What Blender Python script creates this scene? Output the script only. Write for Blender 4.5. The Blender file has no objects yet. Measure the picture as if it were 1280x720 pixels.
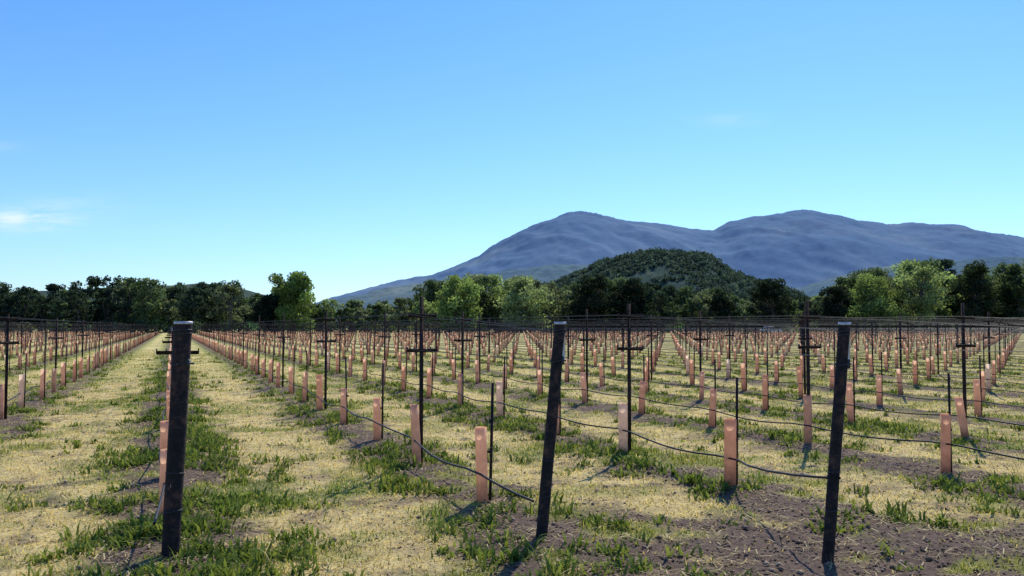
import bpy, math, random
import numpy as np
from mathutils import Vector
random.seed(4); rng=np.random.default_rng(7)
scene=bpy.context.scene
H=1.5
TH=math.atan(425/1100.0); CT,ST=math.cos(TH),math.sin(TH)
RA=1.65*H; VB=1.41*H
def W(s,n):   # row coords (metres) -> world
    return (-ST*s+CT*n, CT*s+ST*n)
# ------------------------------------------------------------ noise
def _h(ix,iy,seed):
    v=np.sin(ix*127.1+iy*311.7+seed*74.7)*43758.5453
    return v-np.floor(v)
def vnoise(x,y,seed=0):
    ix=np.floor(x);iy=np.floor(y);fx=x-ix;fy=y-iy
    fx=fx*fx*(3-2*fx);fy=fy*fy*(3-2*fy)
    a=_h(ix,iy,seed);b=_h(ix+1,iy,seed);c=_h(ix,iy+1,seed);d=_h(ix+1,iy+1,seed)
    return (a*(1-fx)+b*fx)*(1-fy)+(c*(1-fx)+d*fx)*fy
def fbm(x,y,seed=0,o=4):
    r=0;a=.5;t=0
    for i in range(o):
        r=r+a*vnoise(x,y,seed+i*3.3);t+=a;a*=.5
        x,y=x*1.93+y*.6+11.3,y*1.93-x*.31+5.7
    return r/t
def sst(a,b,x):
    t=np.clip((x-a)/(b-a),0,1);return t*t*(3-2*t)
# ------------------------------------------------------------ ground masks
def masks(x,y):
    n=CT*x+ST*y
    s=-ST*x+CT*y
    d=np.abs((n/RA+.5)%1-.5)*RA
    wob=(fbm(x*1.3,y*1.3,5)-.5)
    strip=1-sst(.28,.75,d+wob*.9)
    p=fbm(x*.62,y*.62,21)
    q=fbm(x*3.1,y*3.1,31)
    head=sst(4.7,5.3,y+wob*1.4)*(1-sst(6.5,7.5,y+wob*2.2-.05*x))*sst(-.7,.6,x+wob*2)
    dirt=np.clip(strip*sst(.37,.52,q*.65+p*.35)+head*sst(.36,.54,q*.6+p*.4+.05),0,1)
    dirt=np.clip(dirt+sst(.6,.7,q)*.5+.3*sst(.45,.6,fbm(x*9,y*9,61,3)),0,1)
    centre=sst(.2,.85,d+wob*.9)
    dry=np.clip(centre*sst(.32,.52,.62*p+.38*q)+.4*sst(.5,.62,q),0,1)
    dry=np.clip(dry-.55*sst(.52,.68,fbm(x*1.7,y*1.7,71,3)),0,1)
    green=np.clip((1-dry)*(1-dirt),0,1)
    return dirt,dry,green,d,p,q
def gz(x,y):
    near=np.exp(-(y/60.0)**2)
    n=CT*x+ST*y; d=np.abs((n/RA+.5)%1-.5)*RA
    return near*((fbm(x*.9,y*.9,51)-.5)*.08+(fbm(x*6,y*6,52,3)-.5)*.05+.04*np.exp(-(d/.4)**2))-.02
# ------------------------------------------------------------ node helpers
def mat(name):
    m=bpy.data.materials.new(name);m.use_nodes=True
    nt=m.node_tree
    for nd in list(nt.nodes):nt.nodes.remove(nd)
    out=nt.nodes.new('ShaderNodeOutputMaterial')
    return m,nt,out
def N(nt,t,**k):
    nd=nt.nodes.new(t)
    for a,b in k.items():setattr(nd,a,b)
    return nd
def math_(nt,op,a,b=None,c=None,clamp=False):
    nd=nt.nodes.new('ShaderNodeMath');nd.operation=op;nd.use_clamp=clamp
    for i,v in enumerate((a,b,c)):
        if v is None:continue
        if isinstance(v,(int,float)):nd.inputs[i].default_value=v
        else:nt.links.new(v,nd.inputs[i])
    return nd.outputs[0]
def mixc(nt,f,a,b,mode='MIX'):
    nd=nt.nodes.new('ShaderNodeMix');nd.data_type='RGBA';nd.blend_type=mode
    for s,v in ((0,f),(6,a),(7,b)):
        if isinstance(v,(int,float)):nd.inputs[s].default_value=v
        elif isinstance(v,tuple):nd.inputs[s].default_value=(*v,1)
        else:nt.links.new(v,nd.inputs[s])
    return nd.outputs[2]
def ramp(nt,f,stops):
    nd=nt.nodes.new('ShaderNodeValToRGB');cr=nd.color_ramp
    while len(cr.elements)<len(stops):cr.elements.new(.5)
    for e,(p,c) in zip(cr.elements,stops):
        e.position=p;e.color=(*c,1) if isinstance(c,tuple) else (c,c,c,1)
    nt.links.new(f,nd.inputs[0]);return nd.outputs[0]
def noise(nt,vec,scale,detail=5,rough=.55):
    nd=nt.nodes.new('ShaderNodeTexNoise');nd.inputs['Scale'].default_value=scale
    nd.inputs['Detail'].default_value=detail;nd.inputs['Roughness'].default_value=rough
    if vec is not None:nt.links.new(vec,nd.inputs['Vector'])
    return nd.outputs['Fac']
def princ(nt,out,col,rough=.8,metal=0,spec=.3):
    b=nt.nodes.new('ShaderNodeBsdfPrincipled')
    if isinstance(col,tuple):b.inputs['Base Color'].default_value=(*col,1)
    else:nt.links.new(col,b.inputs['Base Color'])
    b.inputs['Roughness'].default_value=rough;b.inputs['Metallic'].default_value=metal
    b.inputs['Specular IOR Level'].default_value=spec
    nt.links.new(b.outputs[0],out.inputs[0]);return b
def attr(nt,name):
    a=nt.nodes.new('ShaderNodeAttribute');a.attribute_name=name;return a
def leafmat(name,trans=.45,tm=(1.15,1.25,.6)):
    m,nt,out=mat(name)
    c=attr(nt,'col').outputs['Color']
    df=N(nt,'ShaderNodeBsdfDiffuse');tr=N(nt,'ShaderNodeBsdfTranslucent')
    nt.links.new(c,df.inputs[0])
    c2=mixc(nt,1.0,c,tm,'MULTIPLY');nt.links.new(c2,tr.inputs[0])
    mx=N(nt,'ShaderNodeMixShader');mx.inputs[0].default_value=trans
    nt.links.new(df.outputs[0],mx.inputs[1]);nt.links.new(tr.outputs[0],mx.inputs[2])
    nt.links.new(mx.outputs[0],out.inputs[0]);return m
# ------------------------------------------------------------ mesh helpers
def npmesh(name,V,loops,starts,totals,m,col=None,smooth=False):
    me=bpy.data.meshes.new(name)
    me.vertices.add(len(V));me.vertices.foreach_set('co',np.asarray(V,dtype=np.float32).ravel())
    me.loops.add(len(loops));me.loops.foreach_set('vertex_index',np.asarray(loops,dtype=np.int32))
    me.polygons.add(len(starts));me.polygons.foreach_set('loop_start',np.asarray(starts,dtype=np.int32))
    me.polygons.foreach_set('loop_total',np.asarray(totals,dtype=np.int32))
    me.update(calc_edges=True);me.validate()
    if smooth:me.polygons.foreach_set('use_smooth',np.ones(len(me.polygons),dtype=bool))
    if col is not None:
        a=me.color_attributes.new('col','FLOAT_COLOR','POINT')
        c=np.ones((len(V),4),dtype=np.float32);c[:,:3]=col
        a.data.foreach_set('color',c.ravel())
    me.materials.append(m)
    ob=bpy.data.objects.new(name,me);scene.collection.objects.link(ob);return ob
class B:
    def __init__(s):s.v=[];s.f=[];s.c=[]
    def cyl(s,p0,p1,r0,r1=None,n=8,cap=True,col=(1,1,1)):
        if r1 is None:r1=r0
        p0=Vector(p0);p1=Vector(p1);d=(p1-p0).normalized()
        u=d.cross(Vector((0,1,0)) if abs(d.y)<.9 else Vector((1,0,0))).normalized();w=d.cross(u)
        b=len(s.v)
        for p,r in((p0,r0),(p1,r1)):
            for i in range(n):
                a=2*math.pi*i/n
                s.v.append(p+u*(r*math.cos(a))+w*(r*math.sin(a)));s.c.append(col)
        for i in range(n):
            j=(i+1)%n;s.f.append((b+i,b+j,b+n+j,b+n+i))
        if cap:
            s.f.append(tuple(b+n+i for i in range(n)));s.f.append(tuple(b+i for i in reversed(range(n))))
    def box(s,c,h,ax=(1,0),col=(1,1,1)):  # centre, half sizes, local x axis in plan
        b=len(s.v);ux=Vector((ax[0],ax[1],0)).normalized();uy=Vector((-ux.y,ux.x,0));c=Vector(c)
        for z in(-1,1):
            for x,y in((-1,-1),(1,-1),(1,1),(-1,1)):
                s.v.append(c+ux*(x*h[0])+uy*(y*h[1])+Vector((0,0,z*h[2])));s.c.append(col)
        for f in((3,2,1,0),(4,5,6,7),(0,1,5,4),(1,2,6,5),(2,3,7,6),(3,0,4,7)):s.f.append(tuple(b+i for i in f))
    def path(s,pts,r,n=6,col=(1,1,1)):
        b=len(s.v);P=[Vector(p) for p in pts]
        for k,p in enumerate(P):
            d=(P[min(k+1,len(P)-1)]-P[max(k-1,0)]).normalized()
            u=d.cross(Vector((0,0,1)));u=u.normalized() if u.length>1e-4 else Vector((1,0,0));w=d.cross(u)
            for i in range(n):
                a=2*math.pi*i/n;s.v.append(p+u*(r*math.cos(a))+w*(r*math.sin(a)));s.c.append(col)
        for k in range(len(P)-1):
            for i in range(n):
                j=(i+1)%n;s.f.append((b+k*n+i,b+k*n+j,b+(k+1)*n+j,b+(k+1)*n+i))
    def make(s,name,m,smooth=False):
        V=np.array([tuple(v) for v in s.v]);tot=[len(f) for f in s.f]
        st=np.concatenate([[0],np.cumsum(tot)[:-1]]) if tot else []
        lo=[i for f in s.f for i in f]
        return npmesh(name,V,lo,st,tot,m,np.array(s.c),smooth)
# ------------------------------------------------------------ materials
m_ground,nt,out=mat('vineyard_soil_and_turf')
geo=N(nt,'ShaderNodeNewGeometry');pos=geo.outputs['Position']
mk=attr(nt,'col');sep=N(nt,'ShaderNodeSeparateColor');nt.links.new(mk.outputs['Color'],sep.inputs[0])
dirtA,dryA,nearA=sep.outputs
sp=N(nt,'ShaderNodeSeparateXYZ');nt.links.new(pos,sp.inputs[0])
nn=math_(nt,'ADD',math_(nt,'MULTIPLY',sp.outputs[0],CT/RA),math_(nt,'MULTIPLY',sp.outputs[1],ST/RA))
fr=math_(nt,'FRACT',math_(nt,'ADD',nn,.5));dd=math_(nt,'MULTIPLY',math_(nt,'ABSOLUTE',math_(nt,'SUBTRACT',fr,.5)),RA)
n1=noise(nt,pos,.35,6,.65);n2=noise(nt,pos,2.2,6,.7);n3=noise(nt,pos,26,6,.75);n4=noise(nt,pos,120,3,.7)
dw=math_(nt,'ADD',dd,math_(nt,'MULTIPLY',math_(nt,'SUBTRACT',n2,.5),1.3))
stripF=ramp(nt,dw,[(.2,1.0),(.6,0.0)])
stripF=math_(nt,'MULTIPLY',stripF,ramp(nt,n2,[(.38,.5),(.58,1.0)]))
dryF=math_(nt,'MULTIPLY',ramp(nt,dw,[(.4,0.0),(.95,.85)]),ramp(nt,n1,[(.40,.25),(.56,1.0)]))
dirtM=math_(nt,'ADD',math_(nt,'MULTIPLY',dirtA,nearA),math_(nt,'MULTIPLY',stripF,math_(nt,'SUBTRACT',1.0,nearA)))
dryM=math_(nt,'ADD',math_(nt,'MULTIPLY',dryA,nearA),math_(nt,'MULTIPLY',dryF,math_(nt,'SUBTRACT',1.0,nearA)))
fine=ramp(nt,n3,[(.3,.65),(.7,1.3)])
green=mixc(nt,n2,(.17,.19,.04),(.37,.37,.095))
dry=mixc(nt,n3,(.56,.43,.16),(.86,.69,.31))
soil=mixc(nt,n3,(.055,.037,.026),(.27,.19,.135))
c=mixc(nt,dryM,green,dry);c=mixc(nt,dirtM,c,soil);c=mixc(nt,1.0,c,fine,'MULTIPLY')
b=princ(nt,out,c,.95,0,.1)
bp=N(nt,'ShaderNodeBump');bp.inputs['Strength'].default_value=.8;bp.inputs['Distance'].default_value=.04
nt.links.new(math_(nt,'ADD',n3,math_(nt,'MULTIPLY',n4,.5)),bp.inputs['Height']);nt.links.new(bp.outputs[0],b.inputs['Normal'])
m_grass=leafmat('grass_blades',.42,(1.2,1.12,.65))
m_leaf=leafmat('tree_foliage',.45,(1.2,1.22,.8))
m_bark,nt,out=mat('bark')
princ(nt,out,ramp(nt,noise(nt,N(nt,'ShaderNodeTexCoord').outputs['Object'],3),[(.3,(.06,.05,.04)),(.7,(.2,.17,.14))]),.9)
m_post,nt,out=mat('weathered_steel_pipe')
tc=N(nt,'ShaderNodeTexCoord').outputs['Object']
cc=ramp(nt,noise(nt,tc,14,6,.7),[(.3,(.010,.009,.010)),(.50,(.024,.019,.018)),(.66,(.10,.055,.038))])
b=princ(nt,out,cc,.8,.0,.2)
bp=N(nt,'ShaderNodeBump');bp.inputs['Strength'].default_value=.5;bp.inputs['Distance'].default_value=.01
nt.links.new(noise(nt,tc,60,5),bp.inputs['Height']);nt.links.new(bp.outputs[0],b.inputs['Normal'])
m_rim,nt,out=mat('galvanised_rim')
princ(nt,out,ramp(nt,noise(nt,N(nt,'ShaderNodeTexCoord').outputs['Object'],40),[(.3,(.35,.35,.36)),(.7,(.7,.7,.7))]),.45,.3)
m_stake,nt,out=mat('rusty_stake')
princ(nt,out,ramp(nt,noise(nt,N(nt,'ShaderNodeTexCoord').outputs['Object'],9,5),[(.35,(.014,.011,.012)),(.7,(.06,.034,.026))]),.85,.0,.2)
m_wire,nt,out=mat('trellis_wire_steel')
princ(nt,out,ramp(nt,noise(nt,N(nt,'ShaderNodeTexCoord').outputs['Object'],2),[(.3,(.03,.03,.035)),(.7,(.07,.07,.07))]),.6,.2)
m_drip,nt,out=mat('drip_hose_plastic')
princ(nt,out,ramp(nt,noise(nt,N(nt,'ShaderNodeTexCoord').outputs['Object'],6),[(.3,(.008,.008,.009)),(.7,(.02,.018,.017))]),.6,0,.3)
m_tube,nt,out=mat('grow_tube_plastic')
c0=attr(nt,'col').outputs['Color']
pz=N(nt,'ShaderNodeSeparateXYZ');gpos=N(nt,'ShaderNodeNewGeometry').outputs['Position'];nt.links.new(gpos,pz.inputs[0])
nz=noise(nt,gpos,9,5,.65)
stain=ramp(nt,math_(nt,'ADD',pz.outputs[2],math_(nt,'MULTIPLY',nz,.3)),[(.1,(.45,.38,.33)),(.40,(1.,1.,1.))])
c1=mixc(nt,1.0,c0,stain,'MULTIPLY');c1=mixc(nt,1.0,c1,ramp(nt,nz,[(.3,(.78,.76,.74)),(.62,(1.03,1.03,1.03))]),'MULTIPLY')
df=N(nt,'ShaderNodeBsdfDiffuse');tr=N(nt,'ShaderNodeBsdfTranslucent');nt.links.new(c1,df.inputs[0]);nt.links.new(c1,tr.inputs[0])
mx=N(nt,'ShaderNodeMixShader');mx.inputs[0].default_value=.62
nt.links.new(df.outputs[0],mx.inputs[1]);nt.links.new(tr.outputs[0],mx.inputs[2]);nt.links.new(mx.outputs[0],out.inputs[0])
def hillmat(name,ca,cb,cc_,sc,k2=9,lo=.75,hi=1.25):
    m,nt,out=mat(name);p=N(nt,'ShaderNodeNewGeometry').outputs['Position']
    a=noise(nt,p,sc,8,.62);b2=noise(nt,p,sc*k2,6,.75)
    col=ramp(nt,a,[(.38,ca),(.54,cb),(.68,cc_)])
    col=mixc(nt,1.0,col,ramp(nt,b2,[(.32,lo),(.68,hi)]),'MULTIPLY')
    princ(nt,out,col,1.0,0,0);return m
# ------------------------------------------------------------ ground
def axis(lo,hi,st,far,g):
    c=list(np.arange(lo,hi,st));d=st;x=c[-1]
    while x<far:
        d*=g;x+=d;c.append(x)
    return c
xr=axis(0,11,.075,7000,1.06);xs=np.array([-v for v in reversed(xr[1:])]+xr)
yf=axis(4.2,17,.065,7000,1.06);yb=[];d=.3;y0=4.2
while y0>-7000:
    y0-=d;d*=1.25;yb.append(y0)
ys=np.array(list(reversed(yb))+yf)
X,Y=np.meshgrid(xs,ys);D,R,G,dq,p,q=masks(X,Y)
Z=gz(X,Y);nearw=1-sst(22,38,np.sqrt(X**2+Y**2))
nx,ny=len(xs),len(ys)
V=np.stack([X,Y,Z],-1).reshape(-1,3)
I=(np.arange(ny-1)[:,None]*nx+np.arange(nx-1)[None,:]).ravel()
F=np.stack([I,I+1,I+nx+1,I+nx],1)
npmesh('ground',V,F.ravel(),np.arange(len(F))*4,np.full(len(F),4),m_ground,np.stack([D,R,nearw],-1).reshape(-1,3),True)
# ------------------------------------------------------------ grass blades
def blades(name,x,y,h,w,lean,col,m,bend=.5):
    n=len(x);yaw=rng.uniform(0,2*np.pi,n);dx,dy=np.cos(yaw),np.sin(yaw)
    z=gz(x,y)-.005;px,py=-dy,dx
    def pt(t,side,wd):
        off=lean*h*(t**(1+bend));zz=h*t*np.sqrt(np.clip(1-(lean*t*.75)**2,.03,1))
        return np.stack([x+dx*off+px*side*wd,y+dy*off+py*side*wd,z+zz],-1)
    V=np.stack([pt(0,-1,w*.5),pt(0,1,w*.5),pt(.55,1,w*.42),pt(.55,-1,w*.42),pt(1.0,0,w*0)],1).reshape(-1,3)
    o=np.arange(n)*5
    L=np.stack([o,o+1,o+2,o+3,o+3,o+2,o+4],1).ravel()
    st=np.stack([np.arange(n)*7,np.arange(n)*7+4],1).ravel();tt=np.tile([4,3],n)
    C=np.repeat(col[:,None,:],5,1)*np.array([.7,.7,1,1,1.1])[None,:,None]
    return npmesh(name,V,L,st,tt,m,C.reshape(-1,3))
def samp(n,y0,y1,e):
    u=rng.random(n);k=1-e+1
    yy=(y0**k+u*(y1**k-y0**k))**(1/k);xx=rng.uniform(-1,1,n)*(.68*yy+1.5);return xx,yy
def lerp(a,b,t):return np.array(a)*(1-t[:,None])+np.array(b)*t[:,None]
x,y=samp(520000,4.3,55,1.6)
D,R,G,dq,p,q=masks(x,y)
pr=np.clip(.08+G*.95+R*.5-D*.5,0.03,1);k=rng.random(len(x))<pr
x,y,D,R,G,dq,q=[a[k] for a in(x,y,D,R,G,dq,q)]
n=len(x);rd=rng.random(n);isdry=rng.random(n)<np.clip(R*.78+D*.5+.18,0,.95)
cg=lerp((.13,.17,.03),(.46,.45,.11),rd**1.1);cd=lerp((.54,.42,.16),(.92,.77,.38),rd)
pg=fbm(x*.9,y*.9,33,3);lush=(rng.random(n)<sst(.42,.6,pg)*.75);cg=np.where(lush[:,None],cg*np.array([.5,.78,.7]),cg)
col=np.where(isdry[:,None],cd,cg)
hh=np.where(isdry,rng.uniform(.015,.05,n),rng.uniform(.02,.06,n))*(1+.6*np.exp(-((dq-.45)/.25)**2)*(~isdry))
tall=rng.random(n)<.012;hh=np.where(tall,hh*2.8,hh)
wd=(.0033+.0006*y)*rng.uniform(.7,1.3,n)
lean=np.where(isdry,rng.uniform(.5,1.25,n),rng.uniform(.2,1.1,n))
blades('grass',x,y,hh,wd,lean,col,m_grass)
# broadleaf weeds beside the vine rows
cx,cy=samp(28000,4.4,45,1.5);D,R,G,dq,p,q=masks(cx,cy)
pw=fbm(cx*1.6,cy*1.6,91,4);nrow=CT*cx+ST*cy
w_=np.clip(np.exp(-((dq-.3)/.32)**2)*sst(.45,.6,pw)*1.2+.10*sst(.48,.62,pw),0,1)
w_=w_*np.where((cy<7.6)&(cx>-.3),.4,1)*(.7+.8*(np.abs(nrow-.35)<.7))
k=rng.random(len(cx))<w_;cx,cy=cx[k],cy[k];ms=rng.integers(8,24,len(cx))
x=np.repeat(cx,ms)+rng.normal(0,.05,ms.sum());y=np.repeat(cy,ms)+rng.normal(0,.05,ms.sum());n=len(x)
rd=rng.random(n)*.5+np.repeat(rng.random(len(cx)),ms)*.5
col=lerp((.06,.11,.022),(.26,.32,.075),rd)
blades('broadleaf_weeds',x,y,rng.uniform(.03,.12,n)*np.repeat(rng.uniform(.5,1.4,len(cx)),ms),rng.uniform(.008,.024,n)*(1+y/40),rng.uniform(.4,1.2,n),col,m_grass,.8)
# clods on the bare soil
cx,cy=samp(70000,4.3,24,1.6);D,R,G,dq,p,q=masks(cx,cy);k=rng.random(len(cx))<D*.7
cx,cy=cx[k],cy[k];n=len(cx);rr=rng.uniform(.003,.015,n)*np.where(rng.random(n)<.05,2.,1)
octv=np.array([[1,0,0],[0,1,0],[-1,0,0],[0,-1,0],[0,0,.8],[0,0,-.5]],float)
V=(octv[None]*rr[:,None,None]*rng.uniform(.6,1.3,(n,6,1)));V+=np.stack([cx,cy,gz(cx,cy)+.3*rr],-1)[:,None]
of=np.array([[0,1,4],[1,2,4],[2,3,4],[3,0,4],[1,0,5],[2,1,5],[3,2,5],[0,3,5]])
F=(of[None]+np.arange(n)[:,None,None]*6).reshape(-1,3)
cc=np.repeat(lerp((.09,.06,.04),(.40,.29,.20),rng.random(n)),6,0)
m_clod,nt,out=mat('soil_clods')
princ(nt,out,attr(nt,'col').outputs['Color'],.95,0,.1)
npmesh('soil_clods',V.reshape(-1,3),F.ravel(),np.arange(len(F))*3,np.full(len(F),3),m_clod,cc)
# dead straw lying about
sx,sy=samp(60000,4.3,26,1.6);D,R,G,dq,p,q=masks(sx,sy);k=rng.random(len(sx))<(.2+.6*D*sst(.42,.58,fbm(sx*2.2,sy*2.2,14)));sx,sy=sx[k],sy[k];n=len(sx)
a=rng.uniform(0,np.pi,n);l=rng.uniform(.012,.05,n);ww=rng.uniform(.0012,.003,n)*(1+sy/14)
z=gz(sx,sy)+rng.uniform(.006,.03,n);tz=rng.uniform(-.012,.012,n)
dx,dy=np.cos(a)*l,np.sin(a)*l;ox,oy=-np.sin(a)*ww,np.cos(a)*ww
V=np.stack([np.stack([sx-dx-ox,sy-dy-oy,z-tz],-1),np.stack([sx+dx-ox,sy+dy-oy,z+tz],-1),np.stack([sx+dx+ox,sy+dy+oy,z+tz],-1),np.stack([sx-dx+ox,sy-dy+oy,z-tz],-1)],1).reshape(-1,3)
npmesh('dry_straw',V,np.arange(n*4),np.arange(n)*4,np.full(n,4),m_grass,np.repeat(lerp((.45,.36,.18),(.85,.72,.42),rng.random(n)),4,0))
# ------------------------------------------------------------ vineyard
def s_first(k):return (4.86-.09*k)*H if k>=0 else (4.86-.05*k)*H
def tube(b,x,y,near):
    n=14 if near else 7
    h=.41*H*random.uniform(.9,1.08);r=.034*H*random.uniform(.92,1.08)
    lx,ly=random.gauss(0,.022),random.gauss(0,.02)
    t=random.random();col=(.96-.08*t,.66-.10*t,.46-.09*t)
    if random.random()<.08:col=(.95,.75,.58)
    if near:
        st=[(0,1.0),(.25,.97),(.5,1.03),(.78,.98),(1,1.04)]
        base=len(b.v)
        for f,rs in st:
            for i in range(n):
                a=2*math.pi*i/n;rr=r*rs*(1+.05*math.sin(2*a+x*7)+random.uniform(-.015,.015))
                b.v.append(Vector((x+lx*f+rr*math.cos(a),y+ly*f+rr*math.sin(a),f*h-.03*(f==0))));b.c.append(col)
        for j in range(len(st)-1):
            for i in range(n):
                i2=(i+1)%n;b.f.append((base+j*n+i,base+j*n+i2,base+(j+1)*n+i2,base+(j+1)*n+i))
        bb=len(b.v)
        for i in range(n):
            a=2*math.pi*i/n
            b.v.append(Vector((x+lx+r*.9*math.cos(a),y+ly+r*.9*math.sin(a),h-.015)));b.c.append(col)
        for i in range(n):
            i2=(i+1)%n;b.f.append((base+4*n+i,base+4*n+i2,bb+i2,bb+i))
    else:
        b.cyl((x,y,-.05),(x+lx,y+ly,h),r,r*1.03,n,False,col)
def stake(b,x,y,near,hf=None):
    h=H*(hf or random.choice([.66,.68,.7,.72,.9,.68]));r=.0125
    lx=random.gauss(0,.012)
    b.cyl((x,y,-.1),(x+lx,y,h),r,r,8 if near else 4)
    if near:
        b.cyl((x-.004,y,h*.42),(x-.004,y,h*.44),r*1.8,r*1.8,8)
def linepost(b,x,y,near,k):
    h=H*1.2*random.uniform(.98,1.03) if k>0 else H*(1.13 if k<0 else 1.0)
    w=.11*H if k!=0 else .13*H
    nrm=(CT,ST)
    if near:
        b.box((x,y,h/2-.1),(.021,.005,h/2+.1),nrm);b.box((x-ST*.02,y+CT*.02,h/2-.1),(.005,.0148,h/2+.097),nrm)
        for i in range(14 if k else 11):b.box((x+ST*.009,y-CT*.009,.25+i*.11),(.008,.004,.008),nrm)
        for zh,ww in((.826*H,w),(1.075*H,w*.92)):
            if k==0 and zh>H:continue
            b.box((x+ST*.022,y-CT*.022,zh),(ww,.004,.019),nrm)
            b.box((x+ST*.034,y-CT*.034,zh+.015),(ww*.995,.010,.003),nrm)
            for sg in(-1,1):
                b.box((x+ST*.03+sg*CT*ww,y-CT*.03+sg*ST*ww,zh+.012),(.006,.012,.028),nrm)
                b.box((x+ST*.03+sg*CT*ww*.55,y-CT*.03+sg*ST*ww*.55,zh+.02),(.005,.01,.018),nrm)
    else:
        b.box((x,y,h/2),(.019,.014,h/2),nrm)
        b.box((x,y-.02,.826*H),(w,.006,.017),nrm)
        if k!=0:b.box((x,y-.02,1.075*H),(w*.9,.006,.014),nrm)
T=B();S=B();L=B();Wb=B();Dr=B()
lim=172.0
for k in range(-24,78):
    n=k*RA;s=s_first(k);i=0
    send=(lim-ST*n)/CT
    while s<send:
        x,y=W(s+random.gauss(0,.04),n+random.gauss(0,.025))
        near=(i<5 and -1<=k<=5)
        if x<-1.0*y-20 or x>y*1.0+40:
            s+=VB;i+=1;continue
        if near:
            t=B();tube(t,x,y,True);t.make('vine_grow_tube',m_tube,True)
            if i%3!=1:
                t=B();stake(t,x+.062,y+.01,True,.68);t.make('vine_stake',m_stake)
        else:
            if random.random()>.025:tube(T,x,y,False)
            if i%3!=1 :stake(S,x+.06,y,False)
        if i%3==1:
            xx,yy=W(s+.02,n+.06)
            if near:
                t=B();linepost(t,xx,yy,True,k);t.make('trellis_post',m_stake)
            else:linepost(L,xx,yy,False,k)
        s+=VB;i+=1
    s0=s_first(k)-.9*H
    if send>s0+5:
        w=.11*H
        hu=1.09*H if k!=0 else .99*H
        for off,zh,r in((-w,.84*H,.0016),(w,.84*H,.0016),(-w*.9,hu,.0016),(w*.9,hu,.0016),(0.04,.33*H,.0013)):
            if k==0 and zh==hu:off=.05*off
            pts=[];ss=s_first(k)+VB
            pts.append((*W(s0,n+off*.2),min(zh,.98*H)))
            while ss<send:
                pts.append((*W(ss,n+off),zh));ss+=3*VB*(1 if ss<40 else 4)
            Wb.path(pts,r*(1 if abs(k)<12 else 1.3),4)
        if -3<=k<=26:
            pts=[];ss=s0+.1;ph=random.random()*6
            e=s0+60 if k<12 else s0+90
            while ss<min(e,send):
                t=(ss-s_first(k))/VB
                sag=-.06*math.sin(math.pi*(t%1))*(.4+.6*abs(math.sin(int(math.floor(t))*2.3+ph)))
                pts.append((*W(ss,n-.06+.03*math.sin(ss*1.7+ph)),.2*H+sag+.015*math.sin(ss*.9+ph)));ss+=VB/6 if ss<25 else VB/3
            if k!=2:Dr.path(pts,.0095,6)
            else:Dr.path([(2.12,5.74,.52),(2.06,5.95,.49),(2.03,6.4,.43),(2.02,7.0,.36),(2.02,7.6,.31)]+[p_ for p_ in pts if p_[1]>8.1],.0095,6)
T.make('distant_vine_grow_tubes',m_tube);S.make('distant_vine_stakes',m_stake);L.make('distant_trellis_posts',m_stake)
Wb.make('trellis_wires',m_wire);Dr.make('drip_irrigation_line',m_drip)
# end posts (hollow pipes)
def endpost(x,y,topx,topy,h,r):
    e=bpy.data.objects.new('vineyard_end_post',None);scene.collection.objects.link(e);e.location=(x,y,0)
    b=B();n=24;segs=12
    d=Vector((topx-x,topy-y,h));
    for j in range(segs+1):
        f=-.12+1.12*j/segs;c=d*f
        for i in range(n):
            a=2*math.pi*i/n;rr=r*(1+.02*math.sin(3*a+j)+.012*math.sin(j*2.1))
            b.v.append(c+Vector((rr*math.cos(a),rr*math.sin(a),0)));b.c.append((1,1,1))
    for j in range(segs):
        for i in range(n):
            i2=(i+1)%n;b.f.append((j*n+i,j*n+i2,(j+1)*n+i2,(j+1)*n+i))
    o=b.make('pipe',m_post,True);o.parent=e
    b=B();c=d
    for rr,zz in((r*1.0,.0),(r*1.05,.004),(r*1.05,.018),(r*.86,.018),(r*.84,-.25)):
        for i in range(n):
            a=2*math.pi*i/n;b.v.append(c+Vector((rr*math.cos(a),rr*math.sin(a),zz)));b.c.append((1,1,1))
    for j in range(4):
        for i in range(n):
            i2=(i+1)%n;b.f.append((j*n+i,j*n+i2,(j+1)*n+i2,(j+1)*n+i))
    o=b.make('rim',m_rim,True);o.parent=e
    b=B()
    for f in(.97,.955,.83,.36,.2):
        c=d*f;pts=[c+Vector((1.04*r*math.cos(a),1.04*r*math.sin(a),.01*math.sin(a+f*9))) for a in np.linspace(0,2*math.pi,20)]
        b.path(pts,.0035,5)
    c=d*.83;b.box(c+Vector((r*.9,-r*.4,0)),(.012,.012,.03));b.cyl(d*.83+Vector((-r*1.2,-.01,0)),d*.83+Vector((r*1.6,-.01,0)),.006,.006,6)
    o=b.make('wire_wraps',m_wire);o.parent=e
    return e
def gp(px,py):
    z=1100*H/(py-408);return ((px-640)/1100*z,z)
x,y=gp(218,694);endpost(x,y,(228-640)/1100*y,y+.02,1.515,.057)
x,y=gp(676,672);endpost(x,y,(699-640)/1100*y+.01,y+.06,1.515,.041)
x,y=gp(1030,693);endpost(x,y,(1057-640)/1100*y+.01,y+.05,1.51,.038)
for k in list(range(-6,0))+list(range(3,30)):
    x,y=W(s_first(k)-.95*H,k*RA);endpost(x,y,x+.08,y-.05,1.5,.04) if k!=-1 else endpost(x,y,x,y,1.5,.05)
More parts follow.
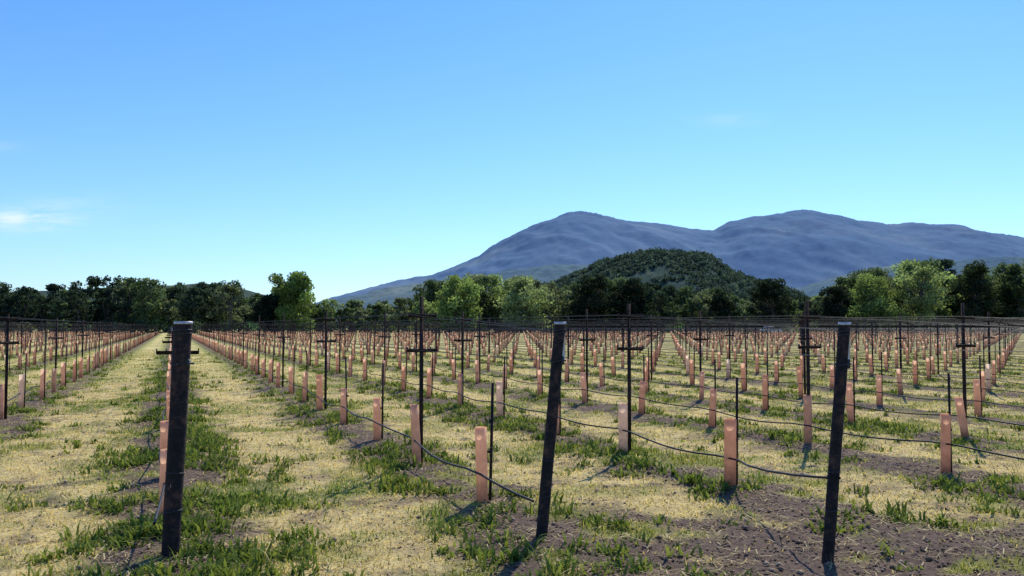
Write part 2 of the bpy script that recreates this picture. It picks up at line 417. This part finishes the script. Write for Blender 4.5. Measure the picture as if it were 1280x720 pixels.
# ------------------------------------------------------------ trees
class Fol:
    def __init__(s):s.P=[];s.S=[];s.C=[]
    def clump(s,c,r,n,size,col,flat=.75):
        d=rng.normal(size=(n,3));d/=np.linalg.norm(d,axis=1)[:,None]
        rad=rng.random(n)**.45;P=np.array(c)+d*rad[:,None]*r*np.array([1,1,flat])
        s.P.append(P);s.S.append(size*rng.uniform(.6,1.4,n))
        s.C.append(np.array(col)[None]*rng.uniform(.7,1.3,(n,1)))
    def make(s,name,m):
        P=np.concatenate(s.P);S=np.concatenate(s.S);C=np.concatenate(s.C);n=len(P)
        a=rng.normal(size=(n,3));a/=np.linalg.norm(a,axis=1)[:,None]
        t=rng.normal(size=(n,3));b=np.cross(a,t);b/=np.linalg.norm(b,axis=1)[:,None]
        a=a*S[:,None];b=b*(S*.6)[:,None]
        V=np.stack([P-a,P-b*.9,P+a,P+b],1).reshape(-1,3)
        return npmesh(name,V,np.arange(n*4),np.arange(n)*4,np.full(n,4),m,np.repeat(C,4,0))
def tree(F,Bk,x,y,h,w,col,dens=1.0,low=.25,bare=0,ls=.34):
    tr=h*.025+.08
    top=Vector((x+random.gauss(0,.4),y+random.gauss(0,.4),h*.62))
    mid=Vector((x+random.gauss(0,.2),y,h*.3))
    Bk.cyl((x,y,-.2),mid,tr*1.4,tr,6,False);Bk.cyl(mid,top,tr,tr*.35,6,False)
    nc=int(random.randint(15,22)*max(1,(w*h/60)**.5))
    for i in range(nc):
        a=random.uniform(0,2*math.pi);f=random.uniform(low,1.0)
        prof=math.sin(math.pi*min(1,max(.08,(f-low)/(1-low)*.80+.16)))**.6
        rr=w*.5*prof*random.uniform(.35,1.0)
        cr=random.uniform(.10,.19)*w*(1.15-.35*f)
        c=(x+rr*math.cos(a),y+rr*math.sin(a),min(f*h,h-cr*.55))
        v=random.uniform(.65,1.35)
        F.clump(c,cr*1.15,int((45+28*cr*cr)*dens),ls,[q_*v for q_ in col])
        if random.random()<.6:
            Bk.cyl(mid.lerp(top,random.uniform(.0,.9)),c,tr*.4,tr*.12,4,False)
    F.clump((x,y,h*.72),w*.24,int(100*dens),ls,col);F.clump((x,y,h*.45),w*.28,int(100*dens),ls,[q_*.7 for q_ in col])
prof=[(-400,345),(-200,352),(0,350),(50,354),(75,359),(100,348),(150,347),(200,350),(240,352),(290,354),(320,366),(400,376),(440,374),(480,372),(520,364),(555,348),(600,346),(650,348),(690,350),(720,352),(800,352),(835,358),(880,360),(930,370),(1000,372),(1030,360),(1060,345),(1095,336),(1140,330),(1200,332),(1240,332),(1300,332),(1500,330),(1700,335)]
px_=[a for a,b in prof];py_=[b for a,b in prof]
F1=Fol();Bk1=B()
DK=(.045,.068,.045);MD=(.10,.14,.065);LT=(.26,.33,.13);OL=(.17,.20,.11)  # distant leaf colours, lightened with a little painted haze
def kind(px):
    r=random.random()
    if px<330:return DK if r<.5 else MD if r<.85 else OL
    if px<520:return MD if r<.4 else OL if r<.8 else LT
    if px<700:return LT if r<.45 else OL if r<.8 else MD
    if px<1010:return DK if r<.3 else MD if r<.7 else OL
    return LT if r<.3 else OL if r<.6 else MD if r<.85 else DK
for row,(z0,hs,stp) in enumerate(((215,.93,5.0),(228,1.0,5.4),(245,.97,7))):
    X0=-150
    while X0<165:
        X0+=stp*random.uniform(.7,1.3);z=z0+random.uniform(-5,5);px=640+1100*X0/z
        top=np.interp(px,px_,py_)
        h=((408-top)/1100*z+1.5)*hs*random.choice([.7,.85,.95,1.02,1.06])
        h=max(h,4);w=h*random.uniform(.6,.9)
        c=kind(px);v=random.uniform(.8,1.2)
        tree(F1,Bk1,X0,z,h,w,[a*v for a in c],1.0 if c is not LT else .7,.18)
X0=-155
while X0<170:
    X0+=random.uniform(1.3,2.4);z=208+random.uniform(-3,6);hh_=random.uniform(1.6,3.4)
    F1.clump((X0,z,hh_*.45),hh_*.75,110,.3,[a*random.uniform(.6,1.2) for a in random.choice([DK,DK,MD,OL])],.7)
    F1.clump((X0,z+22,2.2),3.2,90,.4,[a*.8 for a in DK],.8)
F1.make('distant_tree_line',m_leaf);Bk1.make('distant_tree_trunks',m_bark)
def solo(name,px,topy,wpx,z,col,dens=1.3,low=.15):
    f=Fol();b=B();h=(408-topy)/1100*z+1.5;w=wpx/1100*z
    x=(px-640)/1100*z
    e=bpy.data.objects.new(name,None);scene.collection.objects.link(e)
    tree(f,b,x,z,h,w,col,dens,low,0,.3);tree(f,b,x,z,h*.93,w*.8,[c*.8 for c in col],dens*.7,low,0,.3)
    o=f.make('crown',m_leaf);o.parent=e;o=b.make('trunk_and_limbs',m_bark);o.parent=e
DD=(.028,.042,.028)
solo('oak_tree',364,341,66,200,(.19,.27,.08),2.4,.10);solo('oak_tree',336,370,52,198,DD,1.5,.05)
solo('oak_tree',740,343,62,205,DD,1.6,.05);solo('oak_tree',790,349,64,206,DD,1.6,.05)
solo('oak_tree',965,349,58,200,DD,1.6,.1);solo('oak_tree',900,352,38,206,DD,1.4,.1)
solo('oak_tree',572,345,66,207,(.23,.31,.10),1.1,.1);solo('oak_tree',655,348,72,207,(.25,.31,.14),.8,.1)
solo('oak_tree',1092,342,76,207,(.20,.27,.09),1.2,.1);solo('oak_tree',1150,330,66,207,(.25,.31,.13),.9,.1)
solo('oak_tree',1222,328,60,206,(.045,.065,.035),1.5,.08);solo('oak_tree',1275,330,56,206,(.07,.10,.045),1.5,.08);solo('oak_tree',1045,352,48,204,DD,1.5,.08)
# ------------------------------------------------------------ hills
def hill(name,crest,zc,zf,zb,m,amp,seed,nscale,nu=420,nz=110,kw=5,rough=.10):
    us=np.linspace((crest[0][0]-640)/1100,(crest[-1][0]-640)/1100,nu);zs=np.linspace(zf,zb,nz)
    cx=[(a-640)/1100 for a,b in crest];ch=[max(0,(408-b))/1100*zc for a,b in crest]
    U,Zz=np.meshgrid(us,zs)
    ker=np.exp(-np.linspace(-2,2,2*kw+1)**2);ker/=ker.sum()
    hc1=np.interp(us,cx,ch);hc1=np.convolve(np.pad(hc1,kw,mode='edge'),ker,'valid');Hc=np.tile(hc1,(nz,1))
    Xx=U*zc*(.35+.65*Zz/zc)
    t=np.where(Zz<zc,(Zz-zf)/(zc-zf),(zb-Zz)/(zb-zc));t=np.clip(t,0,1)
    pr=np.sin(t*np.pi/2)**1.15
    rid=1-np.abs(2*fbm(Xx/nscale+.35*Zz/nscale,Zz/(nscale*2.4),seed,6)-1)
    sm=fbm(Xx/(nscale*.12),Zz/(nscale*.2),seed+9,4)-.5
    crestfade=1-np.exp(-((Zz-zc)/(.12*(zc-zf)))**2)
    hh=Hc*pr+amp*(rid-.75)*np.sin(np.clip(t,0,1)*np.pi)**.8*crestfade*(Hc/Hc.max())+amp*rough*sm*np.clip(t*3,0,1)
    hh=np.where(t<=0,-5,hh)
    V=np.stack([Xx,Zz,hh],-1).reshape(-1,3)
    I=(np.arange(nz-1)[:,None]*nu+np.arange(nu-1)[None,:]).ravel();Fc=np.stack([I,I+1,I+nu+1,I+nu],1)
    npmesh(name,V,Fc.ravel(),np.arange(len(Fc))*4,np.full(len(Fc),4),m,np.ones((len(V),3)),True)
    return Xx,Zz,hh
m_far=hillmat('hazy_far_mountain',(.115,.185,.275),(.13,.20,.285),(.165,.23,.29),.0028,14,.89,1.11)  # aerial haze painted in: blue airlight is part of the base colours
m_mid=hillmat('hazy_mid_ridge',(.09,.145,.18),(.115,.17,.185),(.18,.22,.20),.004,12,.75,1.25)  # ridge colours also carry painted bluish haze
m_near=hillmat('wooded_hill_ground',(.05,.075,.062),(.06,.085,.065),(.10,.115,.08),.012)  # hill ground colour with distance haze mixed in
far=[(330,408),(380,388),(420,374),(480,358),(540,346),(580,331),(600,322),(615,311),(640,299),(665,288),(690,278),(710,272),(725,271),(745,274),(770,277),(800,280),(830,285),(855,291),(885,293),(905,284),(930,277),(950,275),(965,272),(985,268),(1000,267),(1025,271),(1045,274),(1065,280),(1085,281),(1100,284),(1130,283),(1150,286),(1185,286),(1205,291),(1220,294),(1250,299),(1290,309),(1400,335),(1550,362),(1700,400)]
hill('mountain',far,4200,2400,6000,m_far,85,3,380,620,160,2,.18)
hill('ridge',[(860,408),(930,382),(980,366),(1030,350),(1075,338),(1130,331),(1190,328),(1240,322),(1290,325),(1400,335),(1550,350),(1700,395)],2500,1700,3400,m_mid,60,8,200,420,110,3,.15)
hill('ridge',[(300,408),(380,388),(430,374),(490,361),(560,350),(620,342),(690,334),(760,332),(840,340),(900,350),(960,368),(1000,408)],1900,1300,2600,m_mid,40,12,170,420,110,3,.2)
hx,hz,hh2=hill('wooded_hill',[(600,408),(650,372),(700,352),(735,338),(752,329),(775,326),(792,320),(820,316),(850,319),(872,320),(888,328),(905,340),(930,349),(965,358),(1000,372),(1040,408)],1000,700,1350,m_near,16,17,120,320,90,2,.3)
Fh=Fol();hx_,hz_,hh_f=hx.ravel(),hz.ravel(),hh2.ravel()
ii=rng.integers(0,hx.size,11000);nv=fbm(hx_[ii]/40,hz_[ii]/40,77,3)
for i,nq in zip(ii,nv):
    X1,Z1,h1=hx_[i],hz_[i],hh_f[i]
    if h1<3 or Z1>1050 or nq<.29:continue
    r=random.uniform(2.0,4.4);v=random.uniform(.6,1.4)
    Fh.clump((X1+random.uniform(-3,3),Z1+random.uniform(-3,3),h1+r*.5),r,15,1.4,[.055*v,.082*v,.070*v],.9)  # bluish leaf colour includes painted distance haze
Fh.make('wooded_hill_trees',m_leaf)
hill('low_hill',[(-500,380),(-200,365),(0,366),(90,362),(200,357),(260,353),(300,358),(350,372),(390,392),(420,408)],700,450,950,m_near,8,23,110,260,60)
# ------------------------------------------------------------ small white car beyond the vines
m_car,nt,out=mat('white_car_paint')
princ(nt,out,ramp(nt,noise(nt,N(nt,'ShaderNodeTexCoord').outputs['Object'],3),[(.3,(.72,.72,.72)),(.7,(.82,.82,.82))]),.3,0,.5)
m_glass,nt,out=mat('dark_glass');princ(nt,out,(.02,.025,.03),.1,0,.5)
m_tyre,nt,out=mat('tyre_rubber');princ(nt,out,(.02,.02,.02),.8)
e=bpy.data.objects.new('parked_car',None);scene.collection.objects.link(e);e.location=((963-640)/1100*182,182,0)
def prism(name,pts,hw,m,inset=0):
    b=B();n=len(pts)
    for sgn in(-1,1):
        for px,pz in pts:b.v.append(Vector((px,sgn*hw,pz)));b.c.append((1,1,1))
    b.f.append(tuple(range(n)));b.f.append(tuple(reversed(range(n,2*n))))
    for i in range(n):
        j=(i+1)%n;b.f.append((i,n+i,n+j,j))
    o=b.make(name,m);md=o.modifiers.new('b','BEVEL');md.width=.05;md.segments=2;o.parent=e
prism('body',[(-2.1,.35),(2.1,.35),(2.15,.7),(1.9,.85),(1.0,.95),(-1.9,.95),(-2.15,.75)],.86,m_car)
prism('windows',[(.95,.951),(.45,1.38),(-1.2,1.38),(-1.75,.951)],.74,m_glass)
prism('roof',[(.5,1.382),(.4,1.45),(-1.1,1.45),(-1.25,1.382)],.72,m_car)
b=B()
for wx in(-1.35,1.35):
    for wy in(-.78,.78):b.cyl((wx,wy-.1,.32),(wx,wy+.1,.32),.32,.32,18)
o=b.make('wheels',m_tyre);o.parent=e
# ------------------------------------------------------------ light, sky
EL=math.radians(46);AZ=math.radians(21)
wd_=bpy.data.worlds.new('World');scene.world=wd_;wd_.use_nodes=True;nt=wd_.node_tree
bg=nt.nodes['Background'];sky=N(nt,'ShaderNodeTexSky');sky.sky_type='NISHITA';sky.sun_disc=False
sky.sun_elevation=EL;sky.sun_rotation=AZ;sky.air_density=1.0;sky.dust_density=.3;sky.ozone_density=3.0;sky.altitude=300
tc=N(nt,'ShaderNodeTexCoord').outputs['Generated'];sp=N(nt,'ShaderNodeSeparateXYZ');nt.links.new(tc,sp.inputs[0])
grade=ramp(nt,sp.outputs[2],[(0.0,(.82,1.02,1.30)),(.10,(.78,1.06,1.42)),(.40,(.57,1.04,1.75))])
tint=mixc(nt,1.0,sky.outputs[0],grade,'MULTIPLY')
yy=math_(nt,'MAXIMUM',sp.outputs[1],.05);u=math_(nt,'DIVIDE',sp.outputs[0],yy);v=math_(nt,'DIVIDE',sp.outputs[2],yy)
cb=N(nt,'ShaderNodeCombineXYZ');nt.links.new(math_(nt,'MULTIPLY',u,9),cb.inputs[0]);nt.links.new(math_(nt,'MULTIPLY',v,45),cb.inputs[1])
cn=noise(nt,cb.outputs[0],1.6,8,.6);tot=None
for (pu,pv,su,sv,st_) in((-.555,.122,.05,.011,1.3),(-.50,.138,.05,.012,.25),(.245,.236,.04,.008,.16),(-.59,.206,.03,.006,.2)):
    a=math_(nt,'POWER',math_(nt,'DIVIDE',math_(nt,'SUBTRACT',u,pu),su),2.0);b_=math_(nt,'POWER',math_(nt,'DIVIDE',math_(nt,'SUBTRACT',v,pv),sv),2.0)
    g=math_(nt,'MULTIPLY',math_(nt,'EXPONENT',math_(nt,'MULTIPLY',math_(nt,'ADD',a,b_),-1.0)),st_)
    tot=g if tot is None else math_(nt,'ADD',tot,g)
cm=math_(nt,'MULTIPLY',tot,ramp(nt,cn,[(.36,0.0),(.62,1.0)]),None,True)
colr=mixc(nt,cm,tint,(6.6,8.0,8.8))
nt.links.new(colr,bg.inputs[0]);bg.inputs[1].default_value=.12
sd=bpy.data.lights.new('sun','SUN');sd.energy=5.0;sd.angle=math.radians(.5);sd.color=(1,.94,.83)
so=bpy.data.objects.new('sun',sd);scene.collection.objects.link(so)
Sv=Vector((math.sin(AZ)*math.cos(EL),math.cos(AZ)*math.cos(EL),math.sin(EL)));so.rotation_euler=Sv.to_track_quat('Z','Y').to_euler();so.location=(10,20,40)
scene.view_settings.view_transform='Standard';scene.view_settings.look='None';scene.view_settings.exposure=0
cam=bpy.data.cameras.new('camera');co=bpy.data.objects.new('camera',cam);scene.collection.objects.link(co)
cam.sensor_width=36;cam.lens=36*1100/1280;cam.clip_end=20000;cam.clip_start=.05
co.location=(0,0,H);co.rotation_euler=(math.radians(90)+math.atan(48/1100),0,0);scene.camera=co
